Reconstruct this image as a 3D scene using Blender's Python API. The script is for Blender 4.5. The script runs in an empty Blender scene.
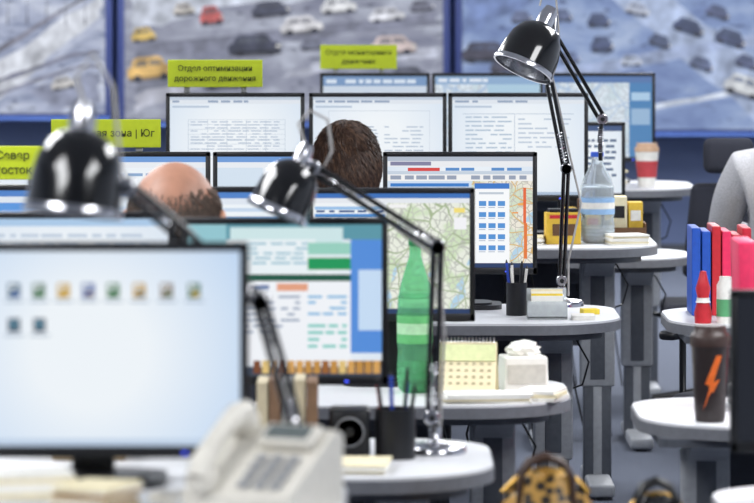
import bpy, bmesh, math, random
from mathutils import Matrix, Vector, Quaternion, Euler
random.seed(7)
D=bpy.data; S=bpy.context.scene; C=S.collection
S.view_settings.view_transform='Standard'
PI=math.pi
def lin(c):
    return tuple(((v/255)/12.92 if v/255<=0.04045 else ((v/255+0.055)/1.055)**2.4) for v in c[:3])+(1,)
_m={}
def P(name,c,rough=0.5,metal=0.0,var=0.08,scale=60,bump=0.0,trans=0.0,coat=0,ior=1.45,alpha=1):
    if name in _m: return _m[name]
    m=D.materials.new(name); m.use_nodes=True; n=m.node_tree.nodes; l=m.node_tree.links
    b=n['Principled BSDF']; b.inputs['Roughness'].default_value=rough; b.inputs['Metallic'].default_value=metal
    b.inputs['Transmission Weight'].default_value=trans; b.inputs['IOR'].default_value=ior
    b.inputs['Coat Weight'].default_value=coat; b.inputs['Alpha'].default_value=alpha
    tc=n.new('ShaderNodeTexCoord'); no=n.new('ShaderNodeTexNoise'); no.inputs['Scale'].default_value=scale; no.inputs['Detail'].default_value=3
    l.new(tc.outputs['Object'],no.inputs['Vector'])
    r=n.new('ShaderNodeValToRGB'); L=lin(c)
    r.color_ramp.elements[0].position=.3; r.color_ramp.elements[1].position=.7
    r.color_ramp.elements[0].color=tuple(v*(1-var) for v in L[:3])+(1,)
    r.color_ramp.elements[1].color=tuple(min(1,v*(1+var)) for v in L[:3])+(1,)
    l.new(no.outputs['Fac'],r.inputs['Fac']); l.new(r.outputs['Color'],b.inputs['Base Color'])
    if bump:
        bp=n.new('ShaderNodeBump'); bp.inputs['Strength'].default_value=bump; bp.inputs['Distance'].default_value=.01
        l.new(no.outputs['Fac'],bp.inputs['Height']); l.new(bp.outputs['Normal'],b.inputs['Normal'])
    _m[name]=m; return m
def E(c,st=1.0):
    k='display_%d_%d_%d_%.1f'%(c[0],c[1],c[2],st)
    if k in _m: return _m[k]
    m=D.materials.new(k); m.use_nodes=True; b=m.node_tree.nodes['Principled BSDF']
    b.inputs['Base Color'].default_value=(0.01,0.01,0.01,1); b.inputs['Roughness'].default_value=.45
    b.inputs['Specular IOR Level'].default_value=.2
    b.inputs['Emission Color'].default_value=lin(c); b.inputs['Emission Strength'].default_value=st
    _m[k]=m; return m
def emat(name):
    m=D.materials.new(name); m.use_nodes=True; n=m.node_tree.nodes; l=m.node_tree.links
    b=n['Principled BSDF']; b.inputs['Base Color'].default_value=(0.01,0.01,0.01,1); b.inputs['Roughness'].default_value=.45
    b.inputs['Specular IOR Level'].default_value=.2; b.inputs['Emission Strength'].default_value=1
    tc=n.new('ShaderNodeTexCoord'); return m,n,l,b,tc
def mixc(n,l,fac,a,b):
    x=n.new('ShaderNodeMix'); x.data_type='RGBA'
    if hasattr(fac,'links'): l.new(fac,x.inputs[0])
    else: x.inputs[0].default_value=fac
    for v,i in ((a,6),(b,7)):
        if isinstance(v,tuple): x.inputs[i].default_value=lin(v)
        else: l.new(v,x.inputs[i])
    return x.outputs[2]
def EN(c,sc=9,amt=.22):
    k='footage_%d_%d_%d'%c
    if k in _m: return _m[k]
    m,n,l,b,tc=emat(k); no=n.new('ShaderNodeTexNoise'); no.inputs['Scale'].default_value=sc; no.inputs['Detail'].default_value=5
    l.new(tc.outputs['Object'],no.inputs['Vector'])
    r=n.new('ShaderNodeMapRange'); r.inputs[1].default_value=.3; r.inputs[2].default_value=.7; l.new(no.outputs['Fac'],r.inputs[0])
    l.new(mixc(n,l,r.outputs[0],tuple(int(v*(1-amt)) for v in c),tuple(min(255,int(v*(1+amt*.8))) for v in c)),b.inputs['Emission Color'])
    _m[k]=m; return m
def mapmat(name,base=(236,238,226),green=(205,224,190),major=(246,205,90),sc=14,haze=0):
    m,n,l,b,tc=emat(name)
    def ramp(src,p0,p1):
        r=n.new('ShaderNodeMapRange'); r.inputs[1].default_value=p0; r.inputs[2].default_value=p1; l.new(src,r.inputs[0]); return r.outputs[0]
    no=n.new('ShaderNodeTexNoise'); no.inputs['Scale'].default_value=sc*.5; l.new(tc.outputs['Object'],no.inputs['Vector'])
    col=mixc(n,l,ramp(no.outputs['Fac'],.5,.56),base,green)
    no3=n.new('ShaderNodeTexNoise'); no3.inputs['Scale'].default_value=sc*.3; no3.inputs['Distortion'].default_value=1.5; l.new(tc.outputs['Object'],no3.inputs['Vector'])
    col=mixc(n,l,ramp(no3.outputs['Fac'],.64,.66),col,(176,208,228))
    nd=n.new('ShaderNodeTexNoise'); nd.inputs['Scale'].default_value=sc*.4; l.new(tc.outputs['Object'],nd.inputs['Vector'])
    vm_=n.new('ShaderNodeVectorMath'); vm_.operation='MULTIPLY_ADD'; vm_.inputs[1].default_value=(.06,.06,.06); l.new(nd.outputs['Color'],vm_.inputs[0]); l.new(tc.outputs['Object'],vm_.inputs[2])
    va=n.new('ShaderNodeTexVoronoi'); va.feature='DISTANCE_TO_EDGE'; va.inputs['Scale'].default_value=sc*2.4; l.new(vm_.outputs[0],va.inputs['Vector'])
    col=mixc(n,l,ramp(va.outputs['Distance'],.07,.045),col,tuple(int(v*.82) for v in base))
    vb=n.new('ShaderNodeTexVoronoi'); vb.feature='DISTANCE_TO_EDGE'; vb.inputs['Scale'].default_value=sc*.8; l.new(vm_.outputs[0],vb.inputs['Vector'])
    col=mixc(n,l,ramp(vb.outputs['Distance'],.035,.022),col,major)
    if haze: col=mixc(n,l,haze,col,(215,228,242))
    l.new(col,b.inputs['Emission Color']); return m
def gradmat(name,c0,c1,r0,r1):
    m,n,l,b,tc=emat(name)
    le=n.new('ShaderNodeVectorMath'); le.operation='LENGTH'; l.new(tc.outputs['Object'],le.inputs[0])
    r=n.new('ShaderNodeMapRange'); r.inputs[1].default_value=r0; r.inputs[2].default_value=r1; l.new(le.outputs['Value'],r.inputs[0])
    l.new(mixc(n,l,r.outputs[0],c0,c1),b.inputs['Emission Color']); return m
def videomat(name,c0,c1,c2,sc,rot=.45):
    m,n,l,b,tc=emat(name)
    mp=n.new('ShaderNodeMapping'); mp.inputs['Scale'].default_value=(1,1,2.8); mp.inputs['Rotation'].default_value=(0,rot,0); l.new(tc.outputs['Object'],mp.inputs[0])
    no=n.new('ShaderNodeTexNoise'); no.inputs['Scale'].default_value=sc; no.inputs['Detail'].default_value=8; no.inputs['Roughness'].default_value=.62; no.inputs['Distortion'].default_value=.5
    l.new(mp.outputs[0],no.inputs['Vector'])
    r=n.new('ShaderNodeValToRGB'); e=r.color_ramp.elements
    e[0].position=.34; e[0].color=lin(c0); e[1].position=.66; e[1].color=lin(c2); x=e.new(.5); x.color=lin(c1)
    l.new(no.outputs['Fac'],r.inputs['Fac'])
    n2=n.new('ShaderNodeTexNoise'); n2.inputs['Scale'].default_value=sc*5; n2.inputs['Detail'].default_value=4; l.new(mp.outputs[0],n2.inputs['Vector'])
    r2=n.new('ShaderNodeMapRange'); r2.inputs[1].default_value=.60; r2.inputs[2].default_value=.70; l.new(n2.outputs['Fac'],r2.inputs[0])
    col=mixc(n,l,r2.outputs[0],r.outputs['Color'],tuple(int(v*.8) for v in c0))
    l.new(col,b.inputs['Emission Color']); return m

class B:
    def __init__(s): s.v=[]; s.f=[]; s.mi=[]; s.sm=[]; s.mats=[]; s.M=Matrix()
    def mid(s,m):
        if m not in s.mats: s.mats.append(m)
        return s.mats.index(m)
    def add(s,vs,fs,mat,smooth=True):
        o=len(s.v); s.v+= [tuple(s.M@Vector(p)) for p in vs]; i=s.mid(mat)
        for f in fs: s.f.append([a+o for a in f]); s.mi.append(i); s.sm.append(smooth)
    def addbm(s,bm,mat,smooth=True,M=None):
        M=M or Matrix(); bm.verts.index_update()
        s.add([M@v.co for v in bm.verts],[[v.index for v in f.verts] for f in bm.faces],mat,smooth); bm.free()
    def box(s,c,d,mat,rot=(0,0,0),bev=0.0,seg=2,top=None):
        bm=bmesh.new(); bmesh.ops.create_cube(bm,size=1)
        for v in bm.verts:
            k=(top if (top and v.co.z>0) else (1,1)); v.co=Vector((v.co.x*d[0]*k[0],v.co.y*d[1]*k[1],v.co.z*d[2]))
        if bev: bmesh.ops.bevel(bm,geom=bm.edges[:],offset=bev,segments=seg,profile=.5,affect='EDGES')
        s.addbm(bm,mat,bev>0.006,Matrix.Translation(c)@Euler(rot).to_matrix().to_4x4())
    def sphere(s,c,r,mat,seg=20,rings=12,rot=(0,0,0)):
        bm=bmesh.new(); bmesh.ops.create_uvsphere(bm,u_segments=seg,v_segments=rings,radius=1)
        if not hasattr(r,'__len__'): r=(r,r,r)
        s.addbm(bm,mat,True,Matrix.Translation(c)@Euler(rot).to_matrix().to_4x4()@Matrix.Diagonal((r[0],r[1],r[2],1)))
    def lathe(s,prof,mat,o=(0,0,0),d=(0,0,1),seg=28,smooth=True):
        q=Vector((0,0,1)).rotation_difference(Vector(d).normalized()); o=Vector(o); vs=[];fs=[];rings=[]
        for r,z in prof:
            if r<1e-5: rings.append([len(vs)]); vs.append(o+q@Vector((0,0,z)))
            else:
                rings.append(list(range(len(vs),len(vs)+seg)))
                for i in range(seg):
                    a=2*PI*i/seg; vs.append(o+q@Vector((r*math.cos(a),r*math.sin(a),z)))
        for a,b in zip(rings,rings[1:]):
            for i in range(seg):
                j=(i+1)%seg
                if len(a)==1 and len(b)==1: continue
                if len(a)==1: fs.append([a[0],b[i],b[j]])
                elif len(b)==1: fs.append([a[i],a[j],b[0]])
                else: fs.append([a[i],a[j],b[j],b[i]])
        s.add(vs,fs,mat,smooth)
    def tube(s,pts,r,mat,seg=10):
        pts=[Vector(p) for p in pts]; n=len(pts)
        if not hasattr(r,'__len__'): r=[r]*n
        t0=(pts[1]-pts[0]).normalized(); u=t0.orthogonal().normalized(); vs=[];fs=[]; prev=t0
        for i,p in enumerate(pts):
            t=(pts[min(i+1,n-1)]-pts[max(i-1,0)]).normalized()
            u=(prev.rotation_difference(t)@u); u=(u-t*u.dot(t)).normalized(); w=t.cross(u); prev=t
            for k in range(seg):
                a=2*PI*k/seg; vs.append(p+(u*math.cos(a)+w*math.sin(a))*r[i])
        for i in range(n-1):
            for k in range(seg):
                j=(k+1)%seg; fs.append([i*seg+k,i*seg+j,(i+1)*seg+j,(i+1)*seg+k])
        fs.append(list(range(seg))[::-1]); fs.append([(n-1)*seg+k for k in range(seg)])
        s.add(vs,fs,mat,True)
    def prism(s,poly,z0,z1,mat,smooth=False):
        n=len(poly); vs=[(x,y,z0) for x,y in poly]+[(x,y,z1) for x,y in poly]
        fs=[list(range(n))[::-1],[n+i for i in range(n)]]+[[i,(i+1)%n,n+(i+1)%n,n+i] for i in range(n)]
        s.add(vs,fs,mat,smooth)
    def prismx(s,poly,x0,x1,mat):
        n=len(poly); vs=[(x0,y,z) for y,z in poly]+[(x1,y,z) for y,z in poly]
        s.add(vs,[list(range(n)),[n+i for i in range(n)][::-1]]+[[i,n+i,n+(i+1)%n,(i+1)%n] for i in range(n)],mat,False)
    def polyxz(s,pts,y,mat):
        s.add([(x,y,z) for x,z in pts],[list(range(len(pts)))],mat,False)
    def rect(s,x0,z0,x1,z1,y,mat): s.polyxz([(x0,z0),(x1,z0),(x1,z1),(x0,z1)],y,mat)
    def obj(s,name,loc=(0,0,0),rz=0,parent=None,rot=None):
        me=D.meshes.new(name); me.from_pydata(s.v,[],s.f)
        for m in s.mats: me.materials.append(m)
        me.polygons.foreach_set('material_index',s.mi); me.polygons.foreach_set('use_smooth',s.sm)
        me.update()
        if any(s.sm):
            try: me.set_sharp_from_angle(angle=math.radians(50))
            except Exception: pass
        o=D.objects.new(name,me); o.location=loc; o.rotation_euler=rot or (0,0,rz); C.objects.link(o)
        if parent: o.parent=parent
        return o
def empty(name,loc=(0,0,0),rz=0):
    o=D.objects.new(name,None); o.location=loc; o.rotation_euler=(0,0,rz); o.empty_display_size=.1; C.objects.link(o); return o
def rpoly(x0,y0,x1,y1,r,n=8):
    out=[]
    for cx,cy,rr,a0 in ((x0,y0,r[0],PI),(x1,y0,r[1],1.5*PI),(x1,y1,r[2],0),(x0,y1,r[3],.5*PI)):
        sx=1 if cx==x0 else -1; sy=1 if cy==y0 else -1
        for i in range(n+1):
            a=a0+.5*PI*i/n; out.append((cx+sx*rr+rr*math.cos(a),cy+sy*rr+rr*math.sin(a)))
    return out

black=P('black_plastic',(22,23,27),.35,var=.1)
bezel=P('monitor_bezel_plastic',(20,21,25),.38)
chrome=P('chrome_metal',(200,200,205),.18,1)
white_pl=P('white_plastic',(220,218,212),.4)
grey_pl=P('grey_plastic',(150,152,156),.5)
desk_top=P('desk_laminate',(212,213,216),.4,var=.03)
desk_edge=P('desk_edge_band',(112,114,120),.5)
legm=P('desk_leg_metal',(158,161,166),.45,.15)
legd=P('desk_leg_dark',(84,88,96),.5,.2)
panelm=P('modesty_panel_dark',(52,56,66),.6)
paper=P('paper_white',(235,233,226),.8,var=.03)
paper2=P('paper_cream',(226,215,180),.8,var=.05)
lampblk=P('lamp_black_enamel',(12,12,14),.15,coat=.6)
fabric=P('chair_fabric_dark',(38,40,50),.9,bump=.3,scale=300)
skin=P('skin',(204,150,122),.55,var=.08,scale=30)
skin2=P('skin_scalp',(166,120,98),.5,var=.14,scale=25)
hairb=P('hair_brown',(58,40,31),.6,var=.4,scale=120)
hairg=P('hair_grey_brown',(96,80,70),.7,var=.3,scale=120)

def slab(name,c,d,mat):
    b=B(); b.box((0,0,0),d,mat); return b.obj(name,c)
carpet=P('carpet_grey',(88,94,108),.95,var=.25,scale=220,bump=.3)
wallm=P('wall_paint_blue_grey',(112,126,162),.8,var=.04,scale=6)
wallw=P('wall_paint_light',(190,196,206),.8,var=.03,scale=6)
ceilm=P('ceiling_tile',(225,226,226),.9,var=.03)
slab('floor',(0,12.6,-.05),(10,28.4,.1),carpet)
slab('ceiling',(0,12.6,3.25),(10,28.4,.1),ceilm)
slab('wall_back',(0,26.75,1.6),(10,.1,3.2),wallm)
slab('wall_front',(0,-1.55,1.6),(10,.1,3.2),wallw)
slab('wall_left',(-4.95,12.6,1.6),(.1,28.2,3.2),wallw)
slab('wall_right',(4.95,12.6,1.6),(.1,28.2,3.2),wallw)
slab('baseboard_back',(0,26.685,.05),(9.7,.03,.1),legd)
for i,(x,y) in enumerate([(-2.2,5),(2.2,5),(-2.2,10),(2.2,10),(-2.2,15),(2.2,15),(-2.2,20),(2.2,20),(-2.2,24),(2.2,24)]):
    b=B(); b.box((0,0,0),(1.5,2.4,.05),white_pl,bev=.005); b.box((0,0,-.03),(1.4,2.3,.012),E((250,250,255),3.0))
    b.obj('ceiling_light',(x,y,3.172))
    L=D.lights.new('ceiling_lamp_area','AREA'); L.shape='RECTANGLE'; L.size=1.4; L.size_y=2.3; L.energy=118; L.color=(.97,.985,1)
    o=D.objects.new('ceiling_area_light',L); o.location=(x,y,3.1); C.objects.link(o)
w=D.worlds.new('world'); S.world=w; w.use_nodes=True; w.node_tree.nodes['Background'].inputs[0].default_value=(.75,.85,1,1); w.node_tree.nodes['Background'].inputs[1].default_value=.3

# ---------------- video wall
def car(b,x,z,w,h,col,ang,y,bg=(126,132,152)):
    col=tuple(int(c*.80+g*.20) for c,g in zip(col,bg))
    ca,sa=math.cos(ang),math.sin(ang)
    def tr(pts): return [(x+px*w*ca-pz*h*sa, z+px*w*sa+pz*h*ca) for px,pz in pts]
    b.polyxz(tr([(.58*math.cos(t),-.42+.14*math.sin(t)) for t in [k*PI/7 for k in range(14)]]),y+.001,EN(tuple(int(c*.74) for c in bg)))  # car's ground shadow, drawn into the footage as a darker ellipse
    b.polyxz(tr([(-.48,-.42),(.48,-.42),(.55,-.3),(.56,-.06),(.5,.08),(.38,.14),(.28,.44),(.2,.5),(-.28,.5),(-.38,.44),(-.46,.12),(-.54,.06),(-.56,-.25)]),y,EN(col))
    b.polyxz(tr([(.32,.12),(.22,.36),(-.28,.36),(-.38,.12)]),y-.002,EN(tuple(int(c*.35+g*.42) for c,g in zip(col,bg))))
    b.polyxz(tr([(.0,.12),(.0,.38),(-.05,.38),(-.05,.12)]),y-.0025,EN(col))
    b.polyxz(tr([(-.5,-.42),(.5,-.42),(.5,-.30),(-.5,-.30)]),y-.002,EN(tuple(int(c*.65) for c in col)))
    for q in (-.32,.32): b.polyxz(tr([(q+.1*math.cos(t),-.38+.16*math.sin(t)) for t in [k*PI/5 for k in range(10)]]),y-.003,EN((52,54,66)))
    b.polyxz(tr([(.44,-.16),(.54,-.16),(.54,-.04),(.44,-.04)]),y-.003,EN((226,226,220)))
navy=P('video_wall_frame_navy',(58,70,122),.4)
rim=P('video_wall_rim_blue',(90,122,196),.4)
def wob(pts,amp=.02,k=7):
    out=[]
    for (x0,z0),(x1,z1) in zip(pts,pts[1:]+pts[:1]):
        for i in range(k):
            t=i/k; out.append((x0+(x1-x0)*t+(random.uniform(-amp,amp) if i else 0),z0+(z1-z0)*t+(random.uniform(-amp,amp) if i else 0)))
    return out
def vscreen(x0,x1,z0,z1,vm,deco):
    b=B(); cx=(x0+x1)/2; cz=(z0+z1)/2; W=x1-x0; H=z1-z0
    b.box((0,.1,0),(W,.2,H),navy,bev=.01)
    b.box((0,-.004,-H/2+.02),(W-.02,.012,.018),rim)
    b.rect(-W/2+.045,-H/2+.05,W/2-.045,H/2-.05,-.008,vm)
    b.M=Matrix.Translation((-cx,0,-cz))
    deco(b); b.M=Matrix()
    b.box((0,.4,-H/2+.2),(.1,.4,.1),legd); b.box((0,.4,H/2-.2),(.1,.4,.1),legd)
    b.obj('video_wall_screen',(cx,26.05,cz))
vl=videomat('video_feed_snow_road',(122,132,160),(168,176,200),(208,214,228),3)
vm=videomat('video_feed_street',(116,120,142),(146,150,168),(186,192,208),2.0,.3)
vr=videomat('video_feed_junction',(104,122,168),(130,150,192),(168,184,214),1.9,-.2)
def dl(b):
    y=-.012
    b.polyxz(wob([(-2.4,1.0),(-1.72,1.55),(-1.72,1.68),(-2.4,1.25)]),y,EN((204,208,220)))
    b.polyxz(wob([(-2.4,1.3),(-1.72,1.72),(-1.72,1.745),(-2.4,1.33)],.006),y-.001,EN((120,120,134)))
    b.polyxz(wob([(-2.4,1.12),(-1.9,1.30),(-1.72,1.32),(-1.72,1.345),(-1.9,1.325),(-2.4,1.15)],.006),y-.001,EN((116,118,136)))
    b.polyxz(wob([(-2.4,1.04),(-1.9,1.22),(-1.72,1.24),(-1.72,1.26),(-1.9,1.24),(-2.4,1.07)],.006),y-.001,EN((132,134,152)))
    b.polyxz(wob([(-2.0,.96),(-1.72,1.02),(-1.72,1.2),(-2.2,1.1)]),y-.0012,EN((140,146,168)))
    for i in range(5): b.polyxz([(-2.3+i*.12,1.5),(-2.29+i*.12,1.5),(-2.295+i*.12,1.7)],y-.0025,EN((96,98,112)))
    b.rect(-2.6,1.74,-1.72,2.2,y-.003,EN((100,110,150)))
    car(b,-1.95,1.14,.14,.08,(210,206,200),.2,y-.004,(150,156,176))
def dm(b):
    y=-.012; bg=(140,144,162)
    b.polyxz(wob([(-1.53,1.46),(-.9,1.62),(.3,1.70),(.38,1.78),(-1.5,1.78)]),y,EN((192,198,212)))
    b.polyxz(wob([(-1.53,1.66),(-.95,1.70),(-1.0,1.9),(-1.53,1.9)],.03),y-.0005,EN((216,222,234)))
    b.polyxz(wob([(-1.5,1.3),(.38,1.5),(.38,1.58),(-1.5,1.38)]),y-.001,EN((126,130,148)))
    b.polyxz(wob([(-.6,1.18),(.38,1.3),(.38,1.36),(-.4,1.26)]),y-.001,EN((180,184,200)))
    b.polyxz(wob([(-1.5,.96),(-1.1,1.14),(-1.1,1.2),(-1.5,1.06)]),y-.001,EN((176,178,192)))
    b.polyxz(wob([(-1.5,1.08),(-.9,1.22),(-.9,1.30),(-1.5,1.2)]),y-.0012,EN((120,124,140)))
    for x,z,w,h,c,a in [(-.47,1.50,.24,.11,(230,230,234),.1),(.06,1.565,.2,.09,(224,226,232),.1),(-.76,1.376,.30,.13,(52,56,72),.05),(-1.41,1.23,.26,.15,(226,180,96),.1),
        (.1,1.375,.26,.12,(216,196,190),.05),(-1.03,1.56,.13,.12,(190,84,80),.1),(-.24,1.62,.2,.1,(230,232,236),.1),(-.66,1.6,.22,.1,(70,74,94),.1),(-.2,1.3,.18,.08,(90,94,112),.1),(-1.2,1.60,.12,.08,(214,208,200),.1),(.2,1.2,.2,.09,(80,84,102),0),(-1.45,1.44,.14,.09,(222,186,90),.1),(-.95,1.15,.24,.1,(94,98,116),.1),(-.4,1.38,.14,.07,(104,108,126),.1),(.28,1.62,.14,.07,(120,122,140),.1)]:
        car(b,x,z,w,h,c,a,y-.004-abs(x)*.002,bg)
def dr(b):
    y=-.012; bg=(128,146,188)
    b.polyxz(wob([(1.2,1.9),(1.5,1.9),(2.75,1.0),(2.75,.9),(2.35,.9)]),y,EN((164,178,208)))
    b.polyxz(wob([(.55,1.15),(2.75,1.5),(2.75,1.44),(.55,1.08)]),y-.001,EN((154,168,200)))
    b.polyxz(wob([(1.7,1.0),(2.75,1.2),(2.75,1.17),(1.7,.97)],.006),y-.001,EN((196,204,222)))
    b.polyxz(wob([(.55,1.45),(1.2,1.8),(.55,1.9)],.03),y-.001,EN((112,130,174)))
    for x,z,w,h,c,a in [(1.38,1.53,.13,.09,(66,74,104),0),(1.40,1.38,.13,.10,(70,78,108),0),(1.15,1.56,.12,.08,(96,104,134),0),(1.94,1.49,.18,.09,(60,66,94),-.3),(1.76,1.40,.13,.08,(78,86,114),-.3),
        (2.2,1.42,.18,.10,(64,70,96),-.3),(2.28,1.12,.22,.13,(236,238,242),-.3),(.68,1.33,.28,.13,(62,58,66),0),(.80,1.25,.18,.10,(76,72,82),.1),(2.12,1.58,.14,.08,(76,82,110),-.3),(.9,1.55,.12,.08,(104,112,140),0),(1.62,1.6,.14,.08,(206,212,226),-.2),(2.02,1.26,.14,.08,(92,100,130),-.3),(2.3,1.27,.13,.08,(82,88,116),-.3),(1.58,1.28,.12,.07,(200,206,222),0),(1.2,1.3,.12,.07,(110,122,160),0)]:
        car(b,x,z,w,h,c,a,y-.004-abs(x-1)*.002,bg)
vscreen(-3.6,-1.645,.90,2.3,vl,dl)
vscreen(-1.615,.455,.86,2.3,vm,dm)
vscreen(.485,2.9,.80,2.3,vr,dr)

# ---------------- desks
def desk(x0,x1,y0,y1,z,legs=None,panel=True,left_round=False,rr=.28):
    b=B(); cx=(x0+x1)/2; cy=(y0+y1)/2; w=(x1-x0)/2; h=(y1-y0)/2
    r=(rr if left_round else .04, rr if not left_round else .04, .2 if not left_round else .04, .2 if left_round else .04)
    b.prism(rpoly(-w,-h,w,h,r,12),-.034,-.006,desk_edge,False)
    b.prism(rpoly(-w+.004,-h+.004,w-.004,h-.004,tuple(max(.02,q-.004) for q in r),12),-.006,0,desk_top,False)
    b.prism(rpoly(-w+.04,-h+.06,w-.06,h-.05,(.04,.16,.1,.04),8),-.055,-.034,legd)
    for lx in (legs if legs else (x0+.18,x1-.2)):
        q=lx-cx
        b.box((q,.06,-.04-z*.27),(.12,.085,z*.54),legm,bev=.008)
        b.box((q,.0165,-.04-z*.27),(.05,.006,z*.48),legd,bev=.002)
        b.box((q,.06,-z*.76),(.098,.068,z*.44),legd,bev=.006)
        b.box((q,.06,-z*.76),(.03,.073,z*.42),legm,bev=.002)
        b.prismx([(-.2,-.055),(.24,-.055),(.12,-.12),(-.02,-.12)],q-.05,q+.05,legm)
        b.box((q,.03,-z+.032),(.09,.62,.045),legm,bev=.012,seg=3)
        for e in (-.25,.31): b.lathe([(0,0),(.022,0),(.022,.012),(0,.012)],black,(q,e,-z))
    if panel:
        b.box((-.06,h-.06,-.055-.16),(2*w-.5,.016,.32),panelm)
        b.box((-.06,h-.13,-.1),(2*w-.7,.1,.05),legd,bev=.004)
    for k in range(3):
        q=w-.34-.1*k; b.tube([(q,h-.1,-.06),(q+.03,h-.12,-.2),(q-.02,h-.1,-.4),(q+.05,h-.14,-z+.01)],.004,black,6)
    # loose cable loop hanging from the edge
    if not left_round:
        q=w-.09; b.tube([(q-.1,h-.14,-.06),(q-.03,h-.15,-.10),(q+.01,h-.15,-.17),(q-.01,h-.15,-.24),(q-.06,h-.14,-.26),(q-.12,h-.12,-.22)],.0035,black,6)
    return b.obj('office_desk',(cx,cy,z))
desk(-1.7,-.05,6.75,7.45,.90)
desk(-1.7,.255,8.82,9.6,.73)
desk(-1.8,.505,10.62,11.38,.70)
desk(-1.9,.74,12.42,13.2,.76)
desk(-1.05,.97,14.2,15.0,.87)
desk(.45,1.2,15.75,16.4,.73)
desk(-.5,1.36,17.6,18.4,.90)
desk(.645,1.75,10.1,10.85,.70,left_round=True)
desk(.85,1.95,12.0,12.75,.786,left_round=True)
desk(.70,1.7,8.3,8.97,.70,left_round=True)
desk(1.12,2.1,14.0,14.7,.75,left_round=True)
desk(1.42,2.3,15.95,16.5,.75,left_round=True)

# ---------------- monitors
def textlines(u0,v0,u1,v1,n,col,frac=.45):
    out=[]; h=(v1-v0)/n
    for i in range(n):
        u=u0
        while u<u1-.02:
            wd=random.uniform(.03,.12); e=min(u+wd,u1)
            if random.random()<.85: out.append((u,v0+i*h,e,v0+i*h+h*frac,col))
            u=e+random.uniform(.01,.03)
    return out
def monitor(x0,x1,ztop,zbot,y,zd,bg,items,rz=0.0,led=(70,90,255),name='computer_monitor'):
    W=x1-x0; H=ztop-zbot; b=B(); cz=(ztop+zbot)/2; e=empty(name,((x0+x1)/2,y,zd),rz)
    b.box((0,.02,0),(W,.036,H),bezel,bev=.005)
    b.box((0,.052,0),(W*.72,.04,H*.7),bezel,bev=.015,top=(.92,1))
    t=.014; fr=-.0045
    for d,c in (((W,.008,t),(0,fr+.003,H/2-t/2)),((W,.008,t*1.5),(0,fr+.003,-H/2+t*.75)),((t,.008,H),(-W/2+t/2,fr+.003,0)),((t,.008,H),(W/2-t/2,fr+.003,0))):
        b.box(c,d,bezel,bev=.002)
    b.box((W*.30,fr-.0025,-H/2+.009),(.008,.003,.004),E(led,2))
    b.obj('housing',(0,0,cz-zd),parent=e)
    q=B(); X0=-W/2+t; X1=W/2-t; Z1=H/2-t; Z0=-H/2+t*1.5
    ysc=-.0005
    q.rect(X0,Z0,X1,Z1,ysc,bg)
    for i,it in enumerate(items):
        u0,v0,u1,v1,c=it; m=c if not isinstance(c,tuple) else E(c)
        q.rect(X0+(X1-X0)*u0,Z1-(Z1-Z0)*v1,X0+(X1-X0)*u1,Z1-(Z1-Z0)*v0,ysc-.0002-.000012*i,m)
    q.obj('screen',(0,0,cz-zd),parent=e)
    s=B(); hh=cz-zd
    s.box((0,.085,hh*.5+.01),(.075,.03,hh+.0),black,bev=.006); s.box((0,.065,hh),(.13,.03,.11),black,bev=.006)
    s.prism(rpoly(-.13,-.06,.13,.15,(.06,.06,.05,.05)),0,.014,black); s.prism(rpoly(-.1,-.04,.1,.12,(.05,.05,.05,.05)),.014,.02,black)
    s.obj('stand',(0,0,0),parent=e); return e
map1=mapmat('map_display_green',(230,234,222),(206,222,190),major=(166,182,146),sc=22)
map2=mapmat('map_display_city',(236,230,216),(208,220,196),major=(214,178,110),sc=22,haze=.05)
map3=mapmat('map_display_far',(214,224,232),(190,208,214),major=(150,176,206),sc=14,haze=.3)
desk_bg=gradmat('desktop_wallpaper_pale',(236,242,247),(178,206,238),.1,.36)
pale=gradmat('document_pale_blue',(238,243,247),(208,222,238),.1,.34)
ic=[]
cols=[(60,96,120),(70,110,80),(200,160,40),(60,90,160),(60,120,70),(190,150,50),(130,110,90),(40,100,60)]
for i,u in enumerate((.04,.135,.23,.325,.42,.52,.625,.73)):
    u=.21+u*.87
    ic+=[(u-.019,.165,u+.022,.24,cols[i]),(u-.012,.175,u+.006,.2,(226,232,236)),(u-.004,.21,u+.017,.234,cols[(i+3)%8]),(u-.03,.252,u+.034,.262,(150,166,184))]
for u in (.245,.33): ic+=[(u-.019,.345,u+.022,.415,(44,62,84)),(u-.008,.36,u+.010,.39,(110,160,180)),(u-.03,.427,u+.034,.437,(150,166,184))]
ic+=[(0,.965,1,1,(186,204,226)),(0,.965,.05,1,(80,130,190))]
monitor(-.774,-.224,1.3226,.9487,7.286,.90,desk_bg,ic)
it=[(0,0,1,.1,(92,150,166)),(0,0,.2,1,(146,196,206)),(.22,.02,.8,.12,(204,228,230)),(.2,.1,.66,.32,(232,240,244)),(.62,.22,.84,.30,(30,150,90)),(.62,.12,.84,.2,(150,206,190)),(.84,.1,1,.85,(84,140,216)),(.88,.3,1,.7,(196,218,242)),
    (.2,.33,.84,.375,(24,84,66)),(.24,.375,.84,.92,(238,241,246)),(.26,.4,.42,.43,(110,130,170)),(.46,.39,.62,.44,(226,160,130)),(.84,.9,1,1,(60,50,50)),(.0,.94,1,1,(60,72,90))]
it+=textlines(.28,.47,.58,.74,7,(158,170,190))+textlines(.62,.47,.82,.62,4,(120,180,220))+textlines(.62,.66,.82,.84,4,(120,200,190))+textlines(.24,.12,.62,.28,5,(150,190,206))
for k in range(15): it.append((.34+k*.044,.9,.34+k*.044+.036,.985,random.choice([(190,140,70),(150,96,50),(220,190,120),(120,70,40),(210,160,90)])))
monitor(-.44,.0247,1.245,.87,9.413,.73,pale,it)
monitor(-.92,-.455,1.258,.88,9.413,.73,pale,[(0,0,1,.05,(170,200,230))]+textlines(.05,.1,.9,.5,8,(190,204,220)))
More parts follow.
